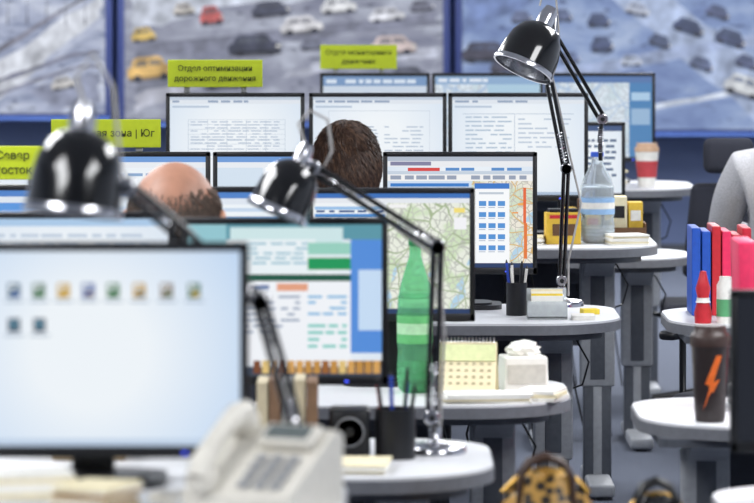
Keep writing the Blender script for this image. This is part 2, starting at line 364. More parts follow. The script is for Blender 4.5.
it=[(0,0,1,.04,(60,112,186)),(0,.04,1,.08,(226,230,236)),(0,.08,.47,1,(236,240,244)),(.47,.08,1,1,map1)]
for k in range(14): it.append((.01,.11+k*.06,.46,.135+k*.06,(70,140,210) if k%2 else (150,190,230)))
it+=textlines(.02,.14,.45,.98,14,(60,90,140),.3)
it+=[(.48,.09,.6,.12,(240,240,240)),(.9,.12,.97,.16,(240,220,120))]
it+=[(0,.96,1,1,(40,60,100)),(.9,.2,.98,.3,(240,240,244))]
monitor(-.184,.261,1.225,.87,11.17,.70,pale,it)
it=[(0,0,1,.05,(80,130,200)),(0,.05,1,.1,(220,228,238))]
for k in range(12): it.append((.02,.13+k*.07,.98,.16+k*.07,(110,170,226) if k%2 else (196,214,234)))
monitor(-.637,-.192,1.228,.87,11.17,.70,pale,it)
monitor(-1.09,-.645,1.233,.87,11.17,.70,pale,it[:8]+[(.1,.1,.4,.2,(90,150,220))])
it=[(0,0,1,.04,(176,186,202)),(0,.04,1,.09,(232,234,238)),(.02,.045,.3,.08,(130,130,160)),(.14,.1,.36,.13,(214,70,66)),(0,.13,1,.16,(196,208,222)),(0,.16,1,.22,(240,240,240)),(0,.22,1,1,map2),
    (0,.22,.58,.96,(206,222,240)),(.02,.24,.56,.27,(60,124,200)),(.60,.24,.84,.96,(246,248,250)),(.60,.24,.84,.29,(60,120,200)),(.63,.32,.8,.34,(190,200,212))]
it+=textlines(.4,.1,.98,.13,1,(90,140,200),.9)+textlines(.02,.17,.98,.21,1,(150,160,180),.9)
for r in range(5):
    for c in range(3): it+=[(.63+c*.065,.40+r*.1,.68+c*.065,.445+r*.1,(84,146,212)),(.63+c*.065,.455+r*.1,.675+c*.065,.462+r*.1,(160,176,200))]
for k in range(16): it.append((.02,.30+k*.04,.56,.318+k*.04,(120,164,214) if k%3 else (80,134,200)))
it+=[(.935,.28,.955,.6,(226,104,60)),(.94,.6,.962,.92,(226,120,60)),(.9,.42,.935,.44,(236,170,90)),(.86,.5,.9,.512,(236,150,70)),(.96,.7,1,.712,(236,190,90)),(0,.96,1,1,(40,60,100))]
monitor(.0186,.497,1.246,.867,13.0,.76,pale,it)
it=[(0,0,1,.05,(110,154,214)),(0,.05,1,.1,(230,234,240)),(0,.1,.3,1,(210,224,238))]+textlines(.33,.15,.95,.85,14,(160,172,196))
monitor(-.509,-.0124,1.246,.867,13.0,.76,pale,it)
monitor(-1.022,-.518,1.246,.867,13.0,.76,pale,it[:3]+textlines(.05,.15,.95,.85,12,(140,170,206)))
monitor(-1.535,-1.031,1.246,.867,13.0,.76,pale,it[:3])
def r5(v):
    L=[(0,0,1,.03,(190,202,218)),(0,.03,1,.07,(222,228,236)),(.02,.09,.3,.11,(184,198,216))]+textlines(.02,.035,.6,.06,1,(150,166,190),.9)
    if v==0:
        L+=textlines(.16,.25,.84,.62,12,(164,180,202),.3)
        for k in range(9): L.append((.14,.23+k*.05,.88,.233+k*.05,(176,190,206)))
        for k in range(6): L.append((.14+k*.148,.23,.143+k*.148,.64,(176,190,206)))
    elif v==1:
        L+=textlines(.2,.3,.5,.5,6,(170,184,204),.35)+textlines(.55,.3,.85,.62,8,(176,190,208),.3)+[(.12,.14,.9,.143,(170,182,200)),(.12,.7,.9,.703,(170,182,200)),(.12,.14,.122,.7,(170,182,200)),(.898,.14,.9,.7,(170,182,200))]
    else:
        L+=textlines(.1,.2,.45,.6,9,(166,186,206),.3)+textlines(.5,.22,.9,.55,7,(180,194,212),.3)+[(.08,.17,.92,.175,(160,178,200)),(.47,.17,.474,.7,(166,180,200))]
    return L+[(.0,.97,1,1,(170,188,210))]
for v,(x0,x1) in enumerate(((-.746,-.256),(-.240,.246),(.252,.746))): monitor(x0,x1,1.381,1.0,14.8,.87,pale,r5(v))
monitor(.52,.954,1.234,.94,16.1,.73,pale,textlines(.5,.2,.95,.8,7,(90,110,140))+[(.6,0,1,.08,(70,90,130))])
monitor(-.248,.230,1.376,.99,18.2,.90,map3,[(0,0,1,.12,(120,150,190)),(0,.12,1,.2,(200,212,226))]+textlines(.03,.04,.9,.1,1,(210,222,236),.8))
monitor(.239,.722,1.376,.99,18.2,.90,map3,[(0,0,1,.1,(140,170,204)),(.5,.1,1,.3,(170,200,220))]+textlines(.03,.03,.9,.08,1,(220,228,240),.8))
monitor(.730,1.209,1.376,.99,18.2,.90,map3,[(0,0,1,.08,(90,120,170)),(.78,.08,1,1,(80,130,180)),(.8,.2,.98,.3,(170,200,226)),(.8,.4,.98,.6,(150,180,210))])
monitor(.735,1.2,1.135,.80,8.70,.70,E((38,44,58)),[(0,0,.12,1,(24,28,38)),(.2,.1,.9,.3,(54,66,86))])

# ---------------- signs
signm=P('sign_lime_acrylic',(186,202,36),.4,var=.03)
signt=P('sign_text_dark',(84,94,20),.6)
def sign(x0,x1,z0,z1,y,ztopmon,lines,size):
    cx=(x0+x1)/2; cz=(z0+z1)/2; W=x1-x0; H=z1-z0; e=empty('desk_sign',(cx,y,cz))
    b=B(); b.box((0,0,0),(W,.008,H),signm,bev=.002)
    for q in (-W*.3,W*.3):
        b.box((q,.012,(ztopmon-.06+z1-.02)/2-cz),(.02,.006,(z1-.02)-(ztopmon-.06)),grey_pl)
        b.box((q,.03,ztopmon+.004-cz),(.02,.05,.006),grey_pl)
    b.obj('board',parent=e)
    for i,t in enumerate(lines):
        c=D.curves.new('lettering','FONT'); c.body=t; c.size=size; c.align_x='CENTER'; c.align_y='CENTER'; c.extrude=.0006; c.offset=size*.012
        o=D.objects.new('lettering',c); C.objects.link(o); o.parent=e; o.rotation_euler=(PI/2,0,0); c.materials.append(signt)
        o.location=(0,-.0055,((len(lines)-1)/2-i)*size*1.3)
sign(-.742,-.406,1.40,1.497,14.86,1.381,['Отдел оптимизации','дорожного движения'],.0275)
sign(-.248,.087,1.392,1.497,18.27,1.376,['Отдел мониторинга','движения'],.030)
sign(-1.016,-.674,1.258,1.346,13.06,1.246,['Дежурная зона | Юг'],.031)
sign(-1.06,-.893,1.245,1.335,11.23,1.233,['Север','Восток'],.030)

# ---------------- lamps
def springs(b,p,q,off):
    p=Vector(p)+Vector(off); q=Vector(q)+Vector(off); d=q-p; n=70; pts=[]; u=d.normalized().orthogonal(); w=d.normalized().cross(u)
    for i in range(n):
        t=i/(n-1); a=t*2*PI*11; pts.append(p+d*(t*.28+.04)+(u*math.cos(a)+w*math.sin(a))*.006)
    b.tube(pts,.0014,chrome,5)
def joint(b,p):
    p=Vector(p); b.lathe([(0,-.02),(.015,-.02),(.018,-.012),(.018,.012),(.015,.02),(0,.02)],chrome,p,(0,1,0),16)
    b.lathe([(0,.02),(.007,.02),(.007,.03),(0,.03)],black,p,(0,1,0),10); b.lathe([(0,.02),(.007,.02),(.007,.03),(0,.03)],black,p,(0,-1,0),10)
def arm(b,p,q,r=.0062,gap=.009,spring=True,mat=None):
    p=Vector(p); q=Vector(q); d=(q-p).normalized(); n=Vector((d.z,0,-d.x))*gap
    for s in (-1,1): b.tube([p+n*s,q+n*s],r,mat or lampblk,8)
    if spring:
        springs(b,p,q,(0,-.014,0)); springs(b,q,p,(0,.014,0))
    joint(b,p); joint(b,q)
def lhead(b,pt,d,R,L):
    d=Vector(d).normalized(); pt=Vector(pt)
    k=R/.075
    b.lathe([(0,-.012*k),(.014*k,-.012*k),(.018*k,0),(.021*k,.012*k),(.021*k,.042*k)],chrome,pt,d,24)
    pr=[(.022*k,.035*k),(.034*k,.04*k),(.050*k,.052*k),(.063*k,.075*k),(.070*k,.105*k),(.074*k,L-.012),(.075*k,L)]
    b.lathe(pr,lampblk,pt,d,32)
    b.lathe([(R+.0005,L-.012),(R+.003,L-.006),(R+.003,L+.004),(R-.004,L+.004),(R-.004,L-.004)],chrome,pt,d,32)
    b.lathe([(a-.003,z+.002) for a,z in pr],P('lamp_reflector',(190,192,196),.25,.9),pt,d,32)
    b.lathe([(0,L*.45),(.02*k,L*.5),(.028*k,L*.68),(.02*k,L*.85),(0,L*.9)],P('lamp_bulb_glass',(235,235,230),.2),pt,d,16)
    b.lathe([(.0,.03*k),(.014*k,.03*k),(.014*k,L*.5)],white_pl,pt,d,16)
def lbase(b,p,zd):
    x,y,_=p
    b.lathe([(0,0),(.07,0),(.07,.012),(.062,.02),(.02,.024),(.014,.03),(.014,.06),(0,.06)],chrome,(x,y,zd),(0,0,1),32)
    b.lathe([(0,.024),(.009,.024),(.009,.08),(0,.08)],black,(x,y,zd),(0,0,1),16)
cable=P('lamp_cable_grey',(170,168,166),.5)
y=9.3; b=B(); lbase(b,(.129,y,.73),.73)
k0=(.122,y,.81); k1=(.134,y,1.188); k2=(-.142,y,1.362)
arm(b,k0,k1); arm(b,k1,k2)
b.tube([k0,(.129,y,.75)],.008,chrome)
b.tube([k2,(-.16,y,1.385),(-.166,y,1.40)],.007,chrome)
lhead(b,(-.158,y,1.405),(-.40,-.12,-.9),.070,.155)
b.tube([(-.158,y+.01,1.41),(-.175,y+.02,1.46),(-.15,y+.02,1.49),(-.11,y+.02,1.47),(-.1,y+.015,1.40),(-.12,y+.012,1.36),(.0,y+.016,1.26),(.134,y+.02,1.16),(.15,y+.02,1.0),(.14,y+.02,.78)],.0035,cable,7)
b.obj('desk_lamp')
y=7.36; b=B(); lbase(b,(-.135,y,.90),.90)
k0=(-.135,y,.97); k1=(-.205,y,1.215); k2=(-.44,y,1.415)
arm(b,k0,k1); arm(b,k1,k2); b.tube([k0,(-.135,y,.92)],.008,chrome)
b.tube([k2,(-.49,y,1.475),(-.515,y,1.54)],.008,chrome)
lhead(b,(-.515,y,1.555),(-.10,-.10,-.99),.086,.185)
b.tube([(-.515,y+.01,1.56),(-.53,y+.02,1.61),(-.5,y+.02,1.65),(-.465,y+.02,1.59),(-.45,y+.012,1.44),(-.33,y+.014,1.34),(-.205,y+.02,1.19),(-.15,y+.02,1.0)],.004,cable,7)
b.obj('desk_lamp')
y=13.11; b=B(); lbase(b,(.578,y,.76),.76)
k0=(.578,y,.84); k1=(.592,y,1.19); k2=(.522,y,1.545)
b.tube([k0,(.578,y,.78)],.009,chrome); arm(b,k0,k1,spring=False,gap=.007); arm(b,k1,k2,gap=.008)
k3=(.556,y,1.60); k4=(.705,y,1.345)
arm(b,k3,k4,gap=.009,spring=False); b.tube([k2,k3],.009,chrome); b.tube([k4,(.697,y,1.29),(.70,y,1.215)],.007,lampblk)
springs(b,(.70,y,1.33),(.697,y,1.05),(0,-.01,0))
b.tube([k3,(.558,y,1.67),(.53,y,1.685)],.009,chrome)
lhead(b,(.540,y-.01,1.68),(-.40,-.22,-.84),.098,.20)
b.tube([(.51,y+.01,1.70),(.52,y+.02,1.745),(.56,y+.02,1.735),(.57,y+.02,1.62),(.545,y+.02,1.5),(.60,y+.02,1.25),(.64,y+.02,1.08),(.60,y+.02,.9),(.6,y+.02,.79)],.0035,cable,7)
b.obj('desk_lamp')

# ---------------- chairs
def chair(x,y,seatz=.48,rz=0,head=False,col=None,backtop=.56,bw=.46,arms=True):
    f=col or fabric; b=B()
    b.box((0,0,seatz-.04),(.48,.46,.08),f,bev=.03,seg=3)
    b.box((0,-.245,seatz+.08+backtop/2),(bw,.06,backtop-.06),f,rot=(.1,0,0),bev=.028,seg=3,top=(.8,1))
    if head:
        b.box((0,-.31,seatz+backtop+.16),(.20,.07,.14),f,bev=.03,seg=3); b.box((0,-.29,seatz+backtop+.04),(.05,.02,.14),black)
    b.box((0,-.25,seatz+.06),(.07,.03,.26),black,bev=.006); b.box((0,-.12,seatz-.09),(.08,.3,.03),black)
    if arms:
        for s in (-1,1):
            b.tube([(s*.22,.02,seatz-.07),(s*.29,.02,seatz-.05),(s*.29,.02,seatz+.16)],.012,black,8); b.box((s*.29,.02,seatz+.175),(.06,.24,.03),black,bev=.012)
    b.lathe([(0,.09),(.028,.09),(.028,.3),(.018,.3),(.018,seatz-.08),(0,seatz-.08)],black,seg=16)
    for i in range(5):
        a=2*PI*i/5+.3; d=Vector((math.cos(a),math.sin(a),0))
        b.tube([d*.02+Vector((0,0,.115)),d*.29+Vector((0,0,.075))],[.024,.014],black,8)
        b.lathe([(0,-.012),(.028,-.012),(.028,.012),(0,.012)],black,tuple(d*.285+Vector((0,0,.028))),(-d.y,d.x,0),14)
    b.obj('office_chair',(x,y,0),rz)

# ---------------- people
def person(x,y,pz,headtop,hs,shirt,hair,style,elbow_out=.0,handz=.0,bulk=1.0):
    e=empty('seated_person',(x,y,0))
    top=headtop-pz; nk=top-.235*hs*1.0
    V=[];Ed=[];R=[];G=[]
    def v(p,r,g,par=None):
        V.append(p); R.append(r); G.append(g)
        if par is not None: Ed.append((par,len(V)-1))
        return len(V)-1
    k=bulk
    a=v((0,0,0),(.16*k,.12*k),0); b_=v((0,-.01,.14),(.155*k,.115*k),1,a); c=v((0,0,.30),(.18*k,.12*k),1,b_); d=v((0,.0,nk-.11),(.175*k,.11*k),1,c)
    n=v((0,0,nk-.02),(.066,.066),1,d); n2=v((0,.012,nk+.06),(.054,.058),3,n)
    hz=handz-pz
    for s in (-1,1):
        sh=v((s*.165*k,0,nk-.115),(.082*k,.088*k),1,d); u=v((s*(.205*k+elbow_out*.3),.02,nk-.19),(.068*k,.068*k),1,sh)
        el=v((s*(.235*k+elbow_out),.09,max(hz+.05,.19)),(.054*k,.054*k),1,u); wr=v((s*.17,.31,hz+.04),(.035,.032),1,el); v((s*.165,.345,hz+.035),(.03,.024),3,wr)
        hp=v((s*.09,.04,-.01),(.10,.10),0,a); kn=v((s*.13,.42,-.0),(.07,.07),0,hp); an=v((s*.13,.38,-pz+.11),(.045,.045),0,kn); v((s*.13,.40,-pz+.06),(.042,.04),2,an); v((s*.135,.52,-pz+.045),(.042,.034),2,len(V)-1)
    me=D.meshes.new('body'); me.from_pydata(V,Ed,[]); o=D.objects.new('body',me); C.objects.link(o)
    o.modifiers.new('skin','SKIN'); o.modifiers.new('sub','SUBSURF').levels=2
    for i,sv in enumerate(me.skin_vertices[0].data): sv.radius=R[i]; sv.use_root=(i==0)
    dg=bpy.context.evaluated_depsgraph_get(); dg.update(); m2=D.meshes.new_from_object(o.evaluated_get(dg)); D.objects.remove(o)
    mats=[P('trousers_dark',(40,44,58),.85),shirt,P('shoe_black',(20,20,22),.4),skin]
    for m in mats: m2.materials.append(m)
    VV=[Vector(p) for p in V]
    for p in m2.polygons:
        best=1e9;g=1
        for (i,j) in Ed:
            A=VV[i];Bv=VV[j]; ab=Bv-A; t=max(0,min(1,(p.center-A).dot(ab)/ab.length_squared)); dd=(p.center-(A+ab*t)).length-.5*(R[i][0]*(1-t)+R[j][0]*t)
            if dd<best: best=dd; g=G[j] if (t>.35 or G[i]==G[j]) else G[i]
        p.material_index=g; p.use_smooth=True
    m2.name='body'; o=D.objects.new('body',m2); C.objects.link(o); o.parent=e; o.location=(0,0,pz)
    for s in (-1,1):
        hb=B(); P0=Vector((s*.165,.345,handz+.035))
        hb.sphere(tuple(P0+Vector((0,.045,-.004))),(.041,.052,.016),skin)
        for k in range(4):
            fx=(-.028+.019*k)*s; ln=(.062,.074,.078,.068)[k if s<0 else k]*.9
            q=P0+Vector((fx,.08,0)); hb.tube([q,q+Vector((0,ln*.4,.006)),q+Vector((0,ln*.75,-.006)),q+Vector((0,ln,-.022))],[.0092,.0088,.008,.0065],skin,8)
        q=P0+Vector((-s*.036,.03,-.004)); hb.tube([q,q+Vector((-s*.022,.02,-.002)),q+Vector((-s*.03,.046,-.01))],[.011,.0105,.008],skin,8)
        hb.obj('hand',parent=e)
    hb=B(); bm=bmesh.new(); bmesh.ops.create_uvsphere(bm,u_segments=32,v_segments=24,radius=1)
    for q in bm.verts:
        z=q.co.z; k=1.0
        if z<-.1: k=1-.30*((-z-.1)/.9)**1.3
        kk=1+.07*max(0,z)*(1-max(0,z))*4
        q.co.x*=.079*k*kk; yy=q.co.y
        q.co.y=yy*(.098 if yy>0 else .106)*kk*(1-(.12 if z<-.4 and yy<0 else 0)) ; q.co.z=z*.118
        if yy>0 and z<-.3: q.co.y+=.008
        if yy>.86 and abs(z)<.25: q.co.y-=.004
    sk=skin if style!='bald' else skin2
    hb.addbm(bm,sk)
    hb.tube([(0,.095,.012),(0,.104,-.01),(0,.113,-.027)],[.006,.009,.012],sk,8)
    for s in (-1,1):
        hb.sphere((s*.031,.084,.0),(.014,.012,.010),P('eye_white',(235,232,228),.2),12,8); hb.sphere((s*.031,.0945,.0),(.005,.003,.005),P('iris_brown',(60,40,28),.2),10,6)
        hb.box((s*.031,.093,.022),(.032,.008,.006),hairb,bev=.002)
        hb.sphere((s*.084,-.004,-.008),(.011,.021,.032),skin,14,10,rot=(0,s*.22,s*.3)); hb.sphere((s*.091,.002,-.006),(.006,.012,.020),skin,12,8)
    hb.box((0,.094,-.058),(.046,.012,.009),P('lips',(170,96,88),.5),bev=.004)
    def hp(u,th,k=1.0):
        return Vector((.081*math.cos(th)*math.sin(u),.104*math.sin(th)*math.sin(u),.118*math.cos(u)))*k
    if style=='full':
        bm=bmesh.new(); bmesh.ops.create_uvsphere(bm,u_segments=40,v_segments=28,radius=1)
        dl_=[]
        for q in bm.verts:
            z=q.co.z; front=q.co.y
            lim=-.38 if front<.1 else (.38 if front>.45 else -.38+ (front-.1)/.35*.76)
            if z<lim: dl_.append(q)
            k=1.08+.03*max(0,z)+random.uniform(-.008,.008)
            q.co=Vector((q.co.x*.083*k,q.co.y*.106*k,q.co.z*.117*k))
        bmesh.ops.delete(bm,geom=dl_,context='VERTS'); hb.addbm(bm,hairb)
        for i in range(4600):
            u=math.acos(1-random.random()*1.34); th=random.uniform(0,2*PI)
            if math.sin(th)>.3 and u>1.15: continue
            p=hp(u,th,1.10); nrm=p.normalized(); down=Vector((math.cos(th+.7),math.sin(th+.7),-.5-u*.8)); down=(down-nrm*down.dot(nrm)).normalized()
            L=random.uniform(.012,.024); q1=p+down*L*.5+nrm*L*.14; q2=p+down*L+nrm*L*random.uniform(-.1,.14)
            hb.tube([p,q1,q2],[.0022,.0018,.0005],hairb if i%4 else P('hair_brown_light',(88,64,48),.6,var=.3),3)
    else:
        for i in range(4200):
            th=random.uniform(PI*.95,2.05*PI); u=random.triangular(.95,2.0,1.6)
            p=hp(u,th,1.03 if u<1.6 else 1.0); nrm=p.normalized(); down=Vector((0,0,-1)); down=(down-nrm*down.dot(nrm)).normalized()
            L=random.uniform(.010,.02); hb.tube([p,p+down*L*.5+nrm*L*.15,p+down*L+nrm*.002],[.0014,.0012,.0004],hair,3)
    h=hb.obj('head',parent=e); h.scale=(hs*(1.08 if style=='bald' else 1.0),hs,hs); h.location=(0,.015,headtop-.118*hs-(.012 if style=='full' else 0)); h.rotation_euler=(0,.05 if style=='full' else 0,.25 if style=='full' else -.1); return e
sh1=P('shirt_dark_blue',(46,56,84),.85); sh2=P('shirt_grey_blue',(90,100,124),.85); sh3=P('sweater_light_grey',(176,176,180),.95,bump=.4,scale=180,var=.15)
person(-.089,12.02,.52,1.374,1.08,sh1,hairb,'full',handz=.79)
person(-.496,10.25,.50,1.334,1.22,sh2,hairg,'bald',handz=.725)
person(1.545,15.4,.52,1.42,1.0,sh3,hairb,'full',elbow_out=.0,handz=.80,bulk=1.15)
chair(-.089,11.96,.42,0); chair(-.496,10.19,.40,0); chair(1.60,15.34,.42,0,col=P('chair_fabric_yellow',(226,176,50),.9,bump=.3,scale=300),bw=.26,backtop=.62,arms=False)
chair(1.40,17.0,.48,0,head=True,backtop=.44,bw=.36); chair(1.25,13.45,.46,2.6,backtop=.42)
chair(-1.2,8.3,.46,0,backtop=.45); chair(.1,16.9,.46,0)

# ---------------- bottles etc
def bottle(x,y,z,r,h,glass,cap,label=None,liquid=None):
    b=B(); k=h
    pr=[(0,.004),(r*.7,0),(r*.96,.012),(r,.03),(r,.22*k),(r*.95,.26*k),(r,.30*k),(r,.52*k),(r*.96,.60*k),(r*.82,.70*k),(r*.55,.80*k),(r*.34,.88*k),(r*.30,.945*k),(r*.36,.95*k),(r*.36,.957*k),(r*.28,.96*k)]
    b.lathe(pr,glass,(0,0,0),seg=32)
    for q in (.1,.14,.18,.62): b.lathe([(r*(.9 if q>.5 else 1.0),q*k-.004),(r*(.98 if q>.5 else 1.03),q*k),(r*(.9 if q>.5 else 1.0),q*k+.004)],glass,seg=32)
    if liquid: b.lathe([(0,.008),(r*.9,.012),(r*.93,.05),(r*.93,liquid*k),(0,liquid*k)],P('water_liquid',(225,235,240),.05,trans=.95,ior=1.33),seg=24)
    if label: b.lathe([(r*1.015,.32*k),(r*1.015,.50*k)],label,seg=32); b.lathe([(r*1.02,.38*k),(r*1.02,.45*k)],white_pl if liquid else P('label_pale_green',(170,214,170),.5),seg=32)
    b.lathe([(0,k),(r*.36,k),(r*.38,.99*k),(r*.38,.95*k),(0,.95*k)],cap,seg=24)
    b.obj('plastic_bottle',(x,y,z))
gg=P('green_pet_plastic',(140,220,170),.1,trans=.72,ior=1.12)
bottle(.100,10.98,.70,.047,.405,gg,P('cap_green',(30,120,66),.4),P('label_green',(96,180,110),.5))
cg=P('clear_pet_plastic',(236,244,250),.1,trans=.75,ior=1.10)
bottle(.762,14.5,.87,.060,.315,cg,P('cap_blue',(30,80,190),.4),P('label_blue',(140,176,214),.5),.4)
def pens(x,y,z,r,h,body,cols,n=6,pl=.15):
    b=B(); b.lathe([(0,0),(r,0),(r,h),(r*.9,h),(r*.9,.005),(0,.005)],body,seg=20)
    for i in range(n):
        a=2*PI*i/n; p=Vector((math.cos(a)*r*.45,math.sin(a)*r*.45,.008)); q=p+Vector((math.cos(a)*r*.5,math.sin(a)*r*.4,pl*random.uniform(.85,1.1)))
        m=cols[i%len(cols)]; b.tube([p,q],.0042,m,8); b.tube([q,q+(q-p).normalized()*.01],[.0042,.001],black,8)
    b.obj('pen_holder',(x,y,z))
blue=P('pen_blue',(40,70,170),.4); red=P('pen_red',(190,40,50),.4)
pens(.04,9.2,.73,.045,.11,black,[black,blue,black,red],7,.17)
pens(.425,12.75,.76,.032,.10,black,[white_pl,black,white_pl,blue],6,.15)
b=B(); b.box((0,0,.055),(.09,.09,.11),black,bev=.008); b.lathe([(.01,0),(.03,.0),(.033,.006),(.03,.008)],grey_pl,(0,-.045,.06),(0,-1,0)); b.obj('desktop_speaker',(-.06,9.22,.73))
b=B(); cl=P('acrylic_clear',(225,230,232),.1,trans=.6,ior=1.2)
b.box((0,0,.004),(.12,.08,.008),cl); b.box((0,-.038,.03),(.12,.004,.05),cl); b.box((0,.03,.045),(.12,.004,.09),cl,rot=(-.15,0,0))
for s in (-1,1): b.box((s*.059,0,.03),(.003,.078,.05),cl)
for k in range(4): b.box((0,-.022+.011*k,.04+.006*k),(.095,.007,.06),[paper,P('card_yellow',(226,200,60),.6),paper,paper2][k],rot=(-.15,0,0))
b.obj('business_card_holder',(.512,12.62,.76))
b=B(); pg=P('calendar_page_green',(206,212,160),.7)
b.box((0,-.035,.07),(.155,.003,.15),paper2,rot=(-.45,0,0)); b.box((0,.035,.07),(.155,.003,.15),paper2,rot=(.45,0,0)); b.box((0,-.0185,.112),(.15,.003,.045),pg,rot=(-.45,0,0))
b.box((0,-.0,.002),(.155,.13,.004),paper2)
for r_ in range(4):
    for c_ in range(7): b.box((-.06+.02*c_,-.0535+.0078*r_,.036+.0162*r_),(.009,.003,.006),P('print_grey',(176,166,134),.7),rot=(-.45,0,0))
for k in range(16):
    xx=-.07+.0093*k; b.tube([(xx,math.cos(t)*.009,.142+math.sin(t)*.009) for t in [j*PI/5 for j in range(11)]],.0011,chrome,5)
b.obj('desk_calendar',(.235,10.9,.70),-.1)
b=B(); b.box((0,0,.045),(.12,.11,.09),paper,bev=.004,top=(.94,.94)); b.box((0,-.0555,.045),(.1,.002,.05),P('box_print',(200,196,186),.7))
bm=bmesh.new(); bmesh.ops.create_icosphere(bm,subdivisions=3,radius=1)
for v in bm.verts: v.co=v.co*random.uniform(.8,1.15); v.co=Vector((v.co.x*.045,v.co.y*.03,v.co.z*.025))
b.addbm(bm,paper,False,Matrix.Translation((0,0,.105))); b.obj('tissue_box',(.385,11.05,.70),.15)
def stack(x,y,z,w,d,n,rz,th=.004,cols=None,name='paper_stack'):
    b=B(); zz=0
    for i in range(n):
        m=(cols or [paper,paper2,paper])[i%len(cols or [1,1,1])]
        b.box((random.uniform(-.006,.006),random.uniform(-.006,.006),zz+th/2),(w,d,th*.96),m,rot=(0,0,random.uniform(-.07,.07))); zz+=th
    b.obj(name,(x,y,z),rz)
stack(.28,10.73,.70,.22,.12,4,.06,.006)
stack(.425,10.80,.7,.10,.14,3,-.3,.009)
stack(.86,14.42,.87,.13,.12,6,.2,.006); stack(.52,14.42,.87,.10,.12,5,-.2,.006)
stack(.98,17.85,.90,.14,.16,9,.1,.008,[paper,P('folder_grey',(120,126,140),.7),paper2])
b=B(); b.prism(rpoly(-.035,-.05,.035,.05,(.015,)*4),0,.014,white_pl); b.obj('sticky_note_block',(.62,12.6,.76))
b=B(); b.box((0,0,.008),(.05,.05,.016),P('note_yellow',(232,206,70),.7)); b.obj('note_pad',(.65,12.8,.76),.2)
stack(-.10,8.98,.73,.24,.18,5,-.1,.004)
def keyboard(x,y,z,rz=0,m=None):
    b=B(); m=m or black; b.box((0,0,.01),(.42,.14,.018),m,bev=.005)
    for r_ in range(5):
        for c_ in range(15): b.box((-.19+.0265*c_,-.05+.024*r_,.022),(.021,.019,.008),m,bev=.002,seg=1)
    b.obj('computer_keyboard',(x,y,z),rz)
keyboard(-.089,12.56,.76); keyboard(-.5,10.78,.70); keyboard(-.86,6.90,.90)
b=B(); b.sphere((0,0,.014),(.03,.05,.022),black); b.prism(rpoly(-.028,-.048,.028,.048,(.02,)*4),0,.014,black); b.obj('computer_mouse',(.24,12.56,.76))
b=B(); yb=P('box_yellow',(214,176,56),.6); br=P('box_brown',(96,66,40),.6)
b.box((0,0,.006),(.3,.16,.012),br)
for s in (-1,1): b.box((s*.148,0,.035),(.006,.16,.05),br)
b.box((0,-.078,.028),(.3,.005,.036),br)
for i,(xx,w_,h,m) in enumerate([(-.115,.05,.10,yb),(-.06,.05,.13,br),(-.005,.05,.09,yb),(.055,.06,.14,paper2),(.115,.05,.12,yb)]):
    b.box((xx,.0,.012+h/2),(w_,.1,h),m,bev=.002); b.box((xx,-.051,.012+h*.62),(w_*.7,.002,h*.3),[paper,yb,red,black,white_pl][i])
b.obj('tea_box_tray',(.79,14.70,.87))
b=B(); b.box((0,0,.055),(.12,.06,.11),yb,bev=.003); b.box((0,-.031,.05),(.08,.002,.04),br); b.box((0,-.031,.095),(.1,.002,.012),red); b.box((0,0,.116),(.1,.05,.012),black,bev=.002); b.obj('tea_box',(.64,14.45,.87),.12)
b=B(); b.lathe([(0,0),(.036,0),(.05,.15),(.05,.155),(.045,.155)],white_pl); b.lathe([(.0405,.04),(.0475,.11)],P('cup_sleeve_red',(176,60,66),.6)); b.lathe([(.052,.15),(.052,.165),(.044,.175),(.044,.185),(0,.185)],P('cup_lid_beige',(196,160,130),.5)); b.obj('coffee_cup',(1.15,17.85,.90))
b=B(); tb=P('tumbler_dark',(46,38,38),.35); orr=P('lightning_orange',(236,112,40),.5)
b.lathe([(0,0),(.034,0),(.037,.01),(.046,.185),(.046,.19),(0,.19)],tb); b.lathe([(.049,.185),(.05,.205),(.046,.215),(.04,.22),(.038,.235),(0,.235)],P('tumbler_lid',(62,46,42),.4),seg=32)
def cyl(px,pz):
    rr=.0375+.009*(pz-.01)/.175; a=px/rr; return (rr*math.sin(a),-rr*math.cos(a)-.0012,pz)
bolt=[[(.012,.165),(.028,.165),(.010,.115),(-.008,.115)],[(-.008,.115),(.010,.115),(.002,.088),(-.016,.095)],[(-.004,.1),(.022,.106),(.004,.074),(-.006,.08)],[(-.004,.088),(.010,.088),(-.022,.03),(-.018,.04)]]
for q in bolt: b.add([cyl(*p) for p in q],[[0,1,2,3]],orr,False)
b.obj('travel_mug',(.815,10.25,.70))
pk=P('folder_pink_red',(226,44,92),.5); pk2=P('folder_red',(190,28,50),.5)
b=B(); b.box((0,0,.025),(.34,.26,.05),black,bev=.005)
for k in range(6):
    m=[pk,pk2,pk,pk,pk2,pk][k]; b.box((-.135+.052*k,0,.05+.19-.01*(k%2)),(.046,.24,.37-.03*(k%3)),m,rot=(0,random.uniform(-.04,.04),0),bev=.004); b.lathe([(0,0),(.012,0),(.012,.004)],chrome,(-.135+.052*k,-.121,.15),(0,-1,0),12)
b.obj('ring_binder_rack',(1.065,10.58,.70))
b=B(); bl=P('folder_blue',(30,80,176),.5)
for k,(m,h) in enumerate([(bl,.26),(bl,.25),(red,.265),(pk,.25),(pk2,.24),(pk2,.26)]):
    b.box((-.09+.03*k,0,h/2),(.026,.2,h),m,bev=.003)
b.obj('folder_row',(1.035,12.5,.786))
b=B(); b.lathe([(0,0),(.026,0),(.026,.11),(.018,.125),(.018,.135),(0,.135)],white_pl); b.lathe([(.0265,.02),(.0265,.07)],P('can_green',(90,160,110),.5)); b.obj('spray_can',(1.01,12.14,.786))
b=B(); b.lathe([(0,0),(.024,0),(.026,.03),(.016,.07),(.022,.10),(.013,.13),(.009,.15),(0,.152)],red); b.lathe([(.0225,.06),(.019,.066),(.0185,.074)],white_pl); b.obj('sauce_bottle',(.945,12.14,.786))
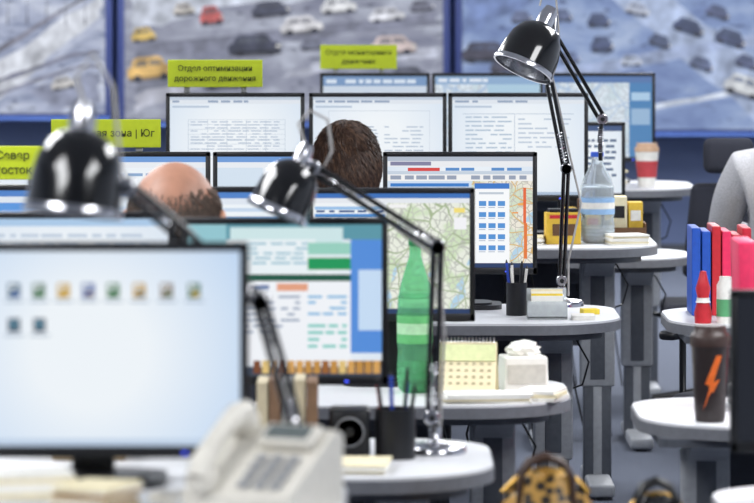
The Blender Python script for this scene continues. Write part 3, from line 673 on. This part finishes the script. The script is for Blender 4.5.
b=B(); phm=P('phone_plastic_ivory',(216,212,202),.4); dk=P('phone_display_dark',(96,104,104),.2)
b.prismx([(-.10,0),(.10,0),(.10,.115),(.075,.125),(-.10,.03)],-.10,.10,phm)
ang=math.atan2(.095,.175); b.M=Matrix.Translation((0,-.10,.03))@Matrix.Rotation(ang,4,'X')
b.box((.035,.155,.012),(.10,.055,.02),phm,bev=.005); b.box((.035,.155,.023),(.08,.036,.003),dk)
for r_ in range(4):
    for c_ in range(3): b.box((.005+.03*c_,.025+.025*r_,.006),(.02,.014,.008),grey_pl,bev=.002)
b.tube([(-.065,.0,.028),(-.065,.03,.042),(-.065,.1,.048),(-.065,.17,.042),(-.065,.2,.028)],[.020,.021,.017,.021,.020],phm,14)
b.lathe([(0,0),(.026,0),(.028,.014),(.02,.026)],phm,(-.065,.015,.006)); b.lathe([(0,0),(.026,0),(.028,.014),(.02,.026)],phm,(-.065,.185,.006)); b.M=Matrix()
pts=[]
for i in range(140):
    t=i/139; a=i*.9; pts.append((-.10-.06*math.sin(t*PI),-.12+.05*t+.007*math.cos(a),.012+.007*math.sin(a)+.012*t))
b.tube(pts,.0022,phm,5)
b.obj('desk_telephone',(-.19,7.0,.90),-.45)
stack(-.60,7.10,.90,.16,.1,6,.2,.008); stack(-.47,6.98,.90,.1,.14,7,-.4,.006,[paper2,P('paper_brown',(170,140,100),.8),paper])
b=B(); b.box((0,0,.04),(.16,.10,.08),P('cardboard',(170,150,120),.8),bev=.003); b.box((0,-.051,.045),(.1,.002,.03),paper)
b.obj('small_carton',(-.63,9.2,.73))
b=B(); bk=[P('book_beige',(196,184,156),.7),P('book_brown',(124,96,74),.7),P('book_grey',(150,150,150),.7)]
for k in range(5): b.box((-.05+.027*k,0,.09),(.024,.15,.17+.01*(k%2)),bk[k%3],bev=.002)
b.obj('book_row',(-.20,9.19,.73))
b=B(); b.box((0,0,.48),(.5,.3,.04),P('bench_wood',(120,96,72),.6),bev=.008)
for sx in (-1,1):
    for sy in (-1,1): b.tube([(sx*.2,sy*.11,.46),(sx*.22,sy*.12,0)],.014,legd)
b.obj('bench',(.46,8.6,0))
def leopard():
    m=P('leopard_leather',(150,110,50),.4); n=m.node_tree.nodes; l=m.node_tree.links; bs=n['Principled BSDF']
    vo=n.new('ShaderNodeTexVoronoi'); vo.inputs['Scale'].default_value=42; tc=n.new('ShaderNodeTexCoord'); l.new(tc.outputs['Object'],vo.inputs['Vector'])
    r=n.new('ShaderNodeValToRGB'); e=r.color_ramp.elements; e[0].position=.36; e[0].color=lin((30,20,12)); e[1].position=.55; e[1].color=lin((196,150,70)); l.new(vo.outputs['Distance'],r.inputs['Fac']); l.new(r.outputs['Color'],bs.inputs['Base Color']); return m
def bag(x,y,z,w,d,h,m,trim):
    b=B(); bm=bmesh.new(); bmesh.ops.create_cube(bm,size=1); bmesh.ops.subdivide_edges(bm,edges=bm.edges[:],cuts=7,use_grid_fill=True)
    for v in bm.verts:
        t=v.co.z+.5; u=2*v.co.x; k=1-.16*t*t; kd=(1-.62*t**1.4)+.2*math.sin(t*PI)
        vx=v.co.x*w*k; vy=v.co.y*d*kd; v.co=Vector((vx,vy*(1-.25*u*u),h*t-.055*t*t*abs(u)**2.4+.006*math.sin(u*9)*t))
    bmesh.ops.bevel(bm,geom=[e for e in bm.edges if e.calc_face_angle(0)>.9],offset=.012,segments=2,affect='EDGES')
    b.addbm(bm,m)
    b.tube([(-w*.40,0,h-.045),(-w*.28,0,h-.018),(-w*.12,0,h),(0,0,h+.003),(w*.12,0,h),(w*.28,0,h-.018),(w*.40,0,h-.045)],.006,P('bag_zip_gold',(190,150,70),.3,.8),8)
    for s in (-1,1):
        b.tube([(-w*.26,s*d*.30,h*.66),(-w*.24,s*d*.25,h-.01),(-w*.16,s*d*.2,h+.018),(0,s*d*.18,h+.03),(w*.16,s*d*.2,h+.018),(w*.24,s*d*.25,h-.01),(w*.26,s*d*.30,h*.66)],.007,trim,8)
        for q in (-1,1): b.lathe([(.006,0),(.012,0),(.012,.004),(.006,.004)],_m['bag_zip_gold'],(q*w*.26,s*d*.36,h*.66),(0,s,0),14)
    b.box((0,-d*.42,h*.36),(w*.5,.012,h*.30),trim,bev=.005)
    b.obj('handbag',(x,y,z))
bag(.347,8.62,.50,.22,.14,.27,leopard(),P('bag_trim_brown',(60,36,22),.4))
bag(.575,8.62,.50,.17,.13,.22,P('black_leather',(24,24,28),.35),P('bag_trim_black',(16,16,18),.3))

# ---------------- camera
cd=D.cameras.new('camera'); cam=D.objects.new('camera',cd); C.objects.link(cam); S.camera=cam
cam.location=(0,0,1.78); cam.rotation_euler=(PI/2,0,0); cd.lens=200; cd.sensor_width=36; cd.shift_y=-.36; cd.clip_end=100
cd.dof.use_dof=True; cd.dof.focus_distance=13.0; cd.dof.aperture_fstop=5.2
